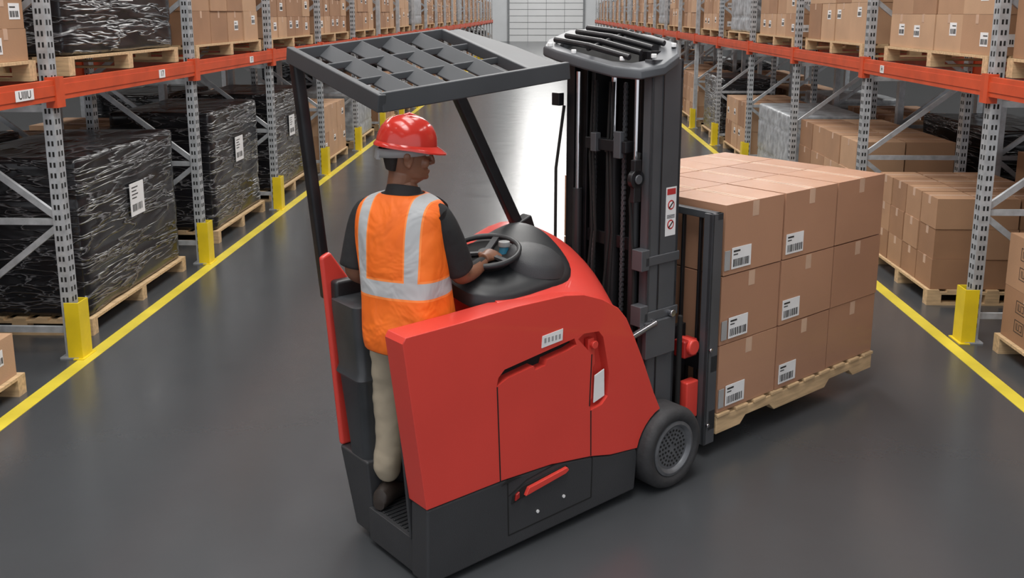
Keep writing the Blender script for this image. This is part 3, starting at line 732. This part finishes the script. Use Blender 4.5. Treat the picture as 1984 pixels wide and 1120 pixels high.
def vest_mat():
    m,nt,b_=newmat('hi_vis_vest'); L=nt.links.new
    tc=N(nt,'ShaderNodeTexCoord'); sx=N(nt,'ShaderNodeSeparateXYZ'); L(tc.outputs['Object'],sx.inputs[0])
    def mth(op,a,c=None):
        n=N(nt,'ShaderNodeMath',operation=op)
        for i,q in enumerate((a,c)):
            if q is None: continue
            if isinstance(q,(int,float)): n.inputs[i].default_value=q
            else: L(q,n.inputs[i])
        return n.outputs[0]
    X,Y,Z=sx.outputs
    def band(v,c,w): return mth('LESS_THAN',mth('ABSOLUTE',mth('SUBTRACT',v,c)),w)
    hor=band(Z,BZ,.034)
    ay=mth('ABSOLUTE',mth('ADD',Y,.008)); ver=mth('MULTIPLY',band(ay,.122,.028),mth('GREATER_THAN',Z,BZ))
    st=mth('MAXIMUM',hor,ver)
    hor2=band(Z,BZ,.044); ver2=mth('MULTIPLY',band(ay,.122,.035),mth('GREATER_THAN',Z,BZ)); st2=mth('MAXIMUM',hor2,ver2)
    n=N(nt,'ShaderNodeTexNoise',Scale=8,Detail=4); L(tc.outputs['Object'],n.inputs['Vector'])
    r=N(nt,'ShaderNodeValToRGB'); L(n.outputs['Fac'],r.inputs[0]); r.color_ramp.elements[0].color=(.80,.12,.006,1); r.color_ramp.elements[1].color=(.95,.19,.012,1)
    mx=N(nt,'ShaderNodeMixRGB'); L(st2,mx.inputs[0]); L(r.outputs[0],mx.inputs[1]); mx.inputs[2].default_value=(.95,.25,.05,1)
    mx2=N(nt,'ShaderNodeMixRGB'); L(st,mx2.inputs[0]); L(mx.outputs[0],mx2.inputs[1]); mx2.inputs[2].default_value=(.43,.44,.45,1)
    L(mx2.outputs[0],b_.inputs['Base Color']); b_.inputs['Roughness'].default_value=.6
    n2=N(nt,'ShaderNodeTexNoise',Scale=5,Detail=3,Distortion=.8); L(tc.outputs['Object'],n2.inputs['Vector'])
    bp=N(nt,'ShaderNodeBump',Strength=.8,Distance=.04); L(n2.outputs['Fac'],bp.inputs['Height']); L(bp.outputs[0],b_.inputs['Normal'])
    return m
M['orvest']=vest_mat()
b=MB(); rings=[]; n=56
tab=[(.79,.200,.172,0),(.83,.206,.174,0),(.90,.202,.166,0),(.97,.198,.158,0),(1.04,.199,.155,0),(1.12,.204,.154,0),(1.20,.208,.152,.005),(1.28,.211,.150,.008),(1.34,.210,.142,.012),(1.38,.206,.131,.015),(1.41,.194,.118,.018),(1.435,.165,.103,.02),(1.452,.125,.088,.022),(1.46,.09,.078,.024)]
for z,hw,hd,xo in tab:
    ring=[]; yo=-(max(0,1.3-z))*.085
    for i in range(n):
        t=2*pi*i/n; c=math.cos(t); s_=math.sin(t); ex=2.5; m_=(abs(c)**ex+abs(s_)**ex)**(-1/ex)
        w_=1+.04*noise.noise(Vector((math.cos(t)*2.2,math.sin(t)*2.2,z*5)))*(1.6 if z<1.2 else .6)
        ring.append((xo+hd*m_*c*w_,yo+hw*m_*s_*w_,z))
    rings.append(ring)
b.loft(rings,'orvest',cap=False); vo=b.obj('hi_vis_vest',OP,smooth=True)
sm=vo.modifiers.new('sol','SOLIDIFY'); sm.thickness=.006; sm.offset=-1; ss=vo.modifiers.new('s','SUBSURF'); ss.levels=1; ss.render_levels=1
b=MB()
b.loft([[(.03+r*1.0*math.cos(2*pi*i/28),r*math.sin(2*pi*i/28),z+.016*math.cos(2*pi*i/28)*-1) for i in range(28)] for r,z in ((.088,1.435),(.077,1.465),(.070,1.485),(.063,1.487),(.061,1.46))],'shirt',cap=False); b.obj('collar',OP,smooth=True)
# head
HD=empty('head_pivot',(.035,0,1.52)); HD.parent=OP; HD.rotation_euler=(0,math.radians(8),math.radians(-48))
b=MB(); rings=[]; n=36
ht=[(-.03,.045,-.055,.052),(0.0,.085,-.06,.045),(.012,.098,-.065,.052),(.03,.100,-.075,.060),(.05,.096,-.085,.066),(.07,.094,-.092,.070),(.09,.092,-.098,.073),(.11,.088,-.102,.075),(.125,.090,-.104,.076),(.14,.096,-.105,.077),(.165,.094,-.104,.076),(.19,.082,-.098,.070),(.21,.062,-.082,.058),(.225,.03,-.05,.035),(.23,.008,-.02,.012)]
for z,fx,bx_,hw in ht:
    cx=(fx+bx_)/2; lx=(fx-bx_)/2; ring=[]
    for i in range(n):
        t=2*pi*i/n; c=math.cos(t); s_=math.sin(t); ex=2.2; m_=(abs(c)**ex+abs(s_)**ex)**(-1/ex)
        taper=1-.18*max(0,c)**2
        ring.append((cx+lx*m_*c,hw*m_*s_*taper,z))
    rings.append(ring)
b.loft(rings,'skin')
def ell(c,r,k,nn=14):
    c=Vector(c); rg=[]
    for j in range(1,nn):
        ph=pi*j/nn; rg.append([c+Vector((r[0]*math.sin(ph)*math.cos(2*pi*i/nn),r[1]*math.sin(ph)*math.sin(2*pi*i/nn),r[2]*math.cos(ph))) for i in range(nn)])
    b.loft(rg,k)
b.tube([(.088,0,.132),(.098,0,.112),(.110,0,.09),(.114,0,.080),(.098,0,.070)],[.009,.010,.013,.014,.010],'skin',12)
ell((.102,.013,.077),(.010,.008,.008),'skin'); ell((.102,-.013,.077),(.010,.008,.008),'skin')
ell((.094,.0,.043),(.014,.026,.007),'skin'); ell((.093,0,.034),(.014,.024,.008),'skin')
ell((.090,0,.014),(.016,.022,.014),'skin')
for s_ in (1,-1):
    ell((.082,.034*s_,.133),(.014,.024,.007),'skin'); ell((.072,.045*s_,.075),(.022,.016,.022),'skin')
    ell((-.005,.080*s_,.088),(.022,.010,.036),'skin'); ell((-.014,.085*s_,.100),(.018,.012,.019),'skin'); ell((0.0,.081*s_,.060),(.010,.009,.012),'skin')
b.tube([(-.02,0,-.09),(-.015,0,-.04),(-.01,0,.02)],[.056,.055,.058],'skin',20)
hd=b.obj('head',HD)
rm=hd.modifiers.new('r','REMESH'); rm.mode='VOXEL'; rm.voxel_size=.0035; rm.use_smooth_shade=True
smo=hd.modifiers.new('s','SMOOTH'); smo.factor=.5; smo.iterations=4
b=MB()
for s_ in (1,-1):
    ell((.080,.032*s_,.113),(.012,.013,.009),'eye'); ell((.0885,.032*s_,.113),(.005,.006,.006),'hole')
    b.tube([(.090,.016*s_,.134),(.096,.032*s_,.140),(.084,.05*s_,.135)],[.003,.004,.002],'hair',8)
    b.tube([(.086,.018*s_,.118),(.0935,.032*s_,.1225),(.080,.047*s_,.117)],[.003,.004,.002],'skin',8)
b.tube([(.100,.022,.040),(.1065,.01,.0395),(.108,0,.039),(.1065,-.01,.0395),(.100,-.022,.040)],[.001,.002,.002,.002,.001],'lip',6)
rg=[]
for z,fx,bx_,hw in [(.03,-.04,-.082,.060),(.06,-.035,-.093,.070),(.09,-.03,-.102,.0755),(.12,-.01,-.107,.079),(.15,.02,-.108,.080),(.18,.06,-.104,.077)]:
    cx=(fx+bx_)/2; lx=(fx-bx_)/2
    rg.append([(cx+lx*math.cos(2*pi*i/30),hw*math.sin(2*pi*i/30)*1.0,z) for i in range(30)])
b.loft(rg,'hair'); b.obj('face_and_hair',HD,smooth=True)
b=MB(); rg=[]
for z,s_ in ((.128,1.0),(.135,1.02),(.16,1.0),(.185,.965),(.21,.89),(.232,.77),(.25,.60),(.262,.40),(.268,.2),(.27,.03)):
    rg.append([(-.006+.130*s_*math.cos(2*pi*i/48),.110*s_*math.sin(2*pi*i/48),z) for i in range(48)])
b.loft(rg,'helm')
def brim(r,z): 
    out=[]
    for i in range(48):
        t=2*pi*i/48; c=math.cos(t); e=.010+.036*max(0,c)**2.0
        out.append((-.006+(.130+e*r)*c,(.110+e*r)*math.sin(t),z-.010*r*max(0,c)-.004*r))
    return out
b.loft([brim(0,.150),brim(.5,.145),brim(1,.138),brim(1,.132),brim(.5,.134),brim(0,.128)],'helm',cap=False)
for off in (-.035,0,.035):
    b.tube([(-.11+abs(off)*.6,off,.205-abs(off)*.2),(-.07,off,.243-abs(off)*.2),(-.01,off,.270-abs(off)*.25),(.05,off,.252-abs(off)*.25),(.09,off,.222-abs(off)*.3)],[.005,.009,.010,.009,.005],'helm',10)
ho=b.obj('hard_hat',HD,smooth=True)
b=MB(); 
b.loft([[(-.012+(.115)*math.cos(2*pi*i/36),.092*math.sin(2*pi*i/36),z+.02*math.cos(2*pi*i/36)) for i in range(36)] for z in (.098,.135)],'band',cap=False)
b.box(-.132,-.115,-.03,.03,.07,.11,'band'); o=b.obj('hat_suspension_band',HD,smooth=True); q=o.modifiers.new('s','SOLIDIFY'); q.thickness=.004
def hand(parent,loc,rot,mirror,curl,name):
    e=empty(name,loc); e.parent=parent; e.rotation_euler=rot
    s_=-1 if mirror else 1
    b=MB()
    rg=[]
    for x,hw,hh in ((-.03,.026,.022),(0,.028,.020),(.03,.038,.017),(.06,.043,.015),(.085,.042,.013),(.095,.036,.009)):
        rg.append([(x,hw*math.cos(2*pi*i/16),hh*math.sin(2*pi*i/16)) for i in range(16)])
    b.loft(rg,'skin')
    for k_,(y,Ls) in enumerate(((.031,(.040,.025,.020)),(.011,(.045,.029,.021)),(-.010,(.042,.027,.020)),(-.030,(.033,.021,.018)))):
        p=Vector((.075,y*s_,0)); pts=[p-Vector((.02,0,0)),p]; ang=-.15
        for j,Lg in enumerate(Ls):
            ang-=curl*(1.0,1.15,.8)[j]; p=p+Vector((math.cos(ang)*Lg,y*s_*.06,math.sin(ang)*Lg)); pts.append(p)
        b.tube(pts,[.009,.0095,.0088,.0078,.0062],'skin',10)
    b.tube([(.005,.025*s_,-.005),(.03,.045*s_,-.014),(.055,.052*s_,-.028),(.078,.045*s_,-.038)],[.013,.0125,.0105,.0085],'skin',10)
    o=b.obj(name+'_mesh',e); rm=o.modifiers.new('r','REMESH'); rm.mode='VOXEL'; rm.voxel_size=.0028; rm.use_smooth_shade=True
    q=o.modifiers.new('s','SMOOTH'); q.factor=.5; q.iterations=3
hand(OP,(.35,-.228,1.122),(math.radians(20),math.radians(0),math.radians(0)),False,.55,'hand_right')
hand(OP,(.195,.213,1.015),(math.radians(-15),math.radians(5),math.radians(-5)),True,.6,'hand_left')
b=MB()
for s_ in (1,-1):
    rg=[]
    for x,hw,h in ((-.075,.03,.06),(-.06,.04,.095),(0,.042,.12),(.05,.043,.09),(.10,.046,.065),(.15,.044,.055),(.18,.03,.035)):
        y=.105*s_
        rg.append([(x,y+hw*math.cos(t),max(0.001,h*.5+h*.5*math.sin(t)*1.0)) for t in [2*pi*i/16 for i in range(16)]])
    b.loft(rg,'shoe')
b.obj('boots',OP,smooth=True)
# ------------------------------------------------------------------ lights
def area(name,loc,sx,sy,pw,col=(1,1,1),rot=(0,0,0)):
    l=bpy.data.lights.new(name,'AREA'); l.shape='RECTANGLE'; l.size=sx; l.size_y=sy; l.energy=pw; l.color=col
    o=bpy.data.objects.new(name,l); sc.collection.objects.link(o); o.location=loc; o.rotation_euler=rot; return o
for i,(x,w_,pw) in enumerate(((0,3.2,4900),(-7.5,.8,2300),(7.5,.8,2300))):
    e=empty('ceiling_light_row',(x,40,8.6))
    l=area('lamp_strip',(0,0,-.12),w_,84,pw,(1,.985,.955)); l.parent=e
    b=MB(); b.box(-w_/2-.1,w_/2+.1,-42,42,0,.12,'fix')
    for yy in range(-40,41,8): b.cyl((0,yy,.1),(0,yy,.9),.02,'fix',8)
    b.obj('fixture_housing',e)
area('added_key_light',(-1.5,2.5,8.3),5,5,400,(1,.98,.95))  # soft key light added over the forklift, not an opening in the ceiling
w=bpy.data.worlds.new('world'); sc.world=w; w.use_nodes=True
w.node_tree.nodes['Background'].inputs[0].default_value=(.93,.95,1,1); w.node_tree.nodes['Background'].inputs[1].default_value=1.0
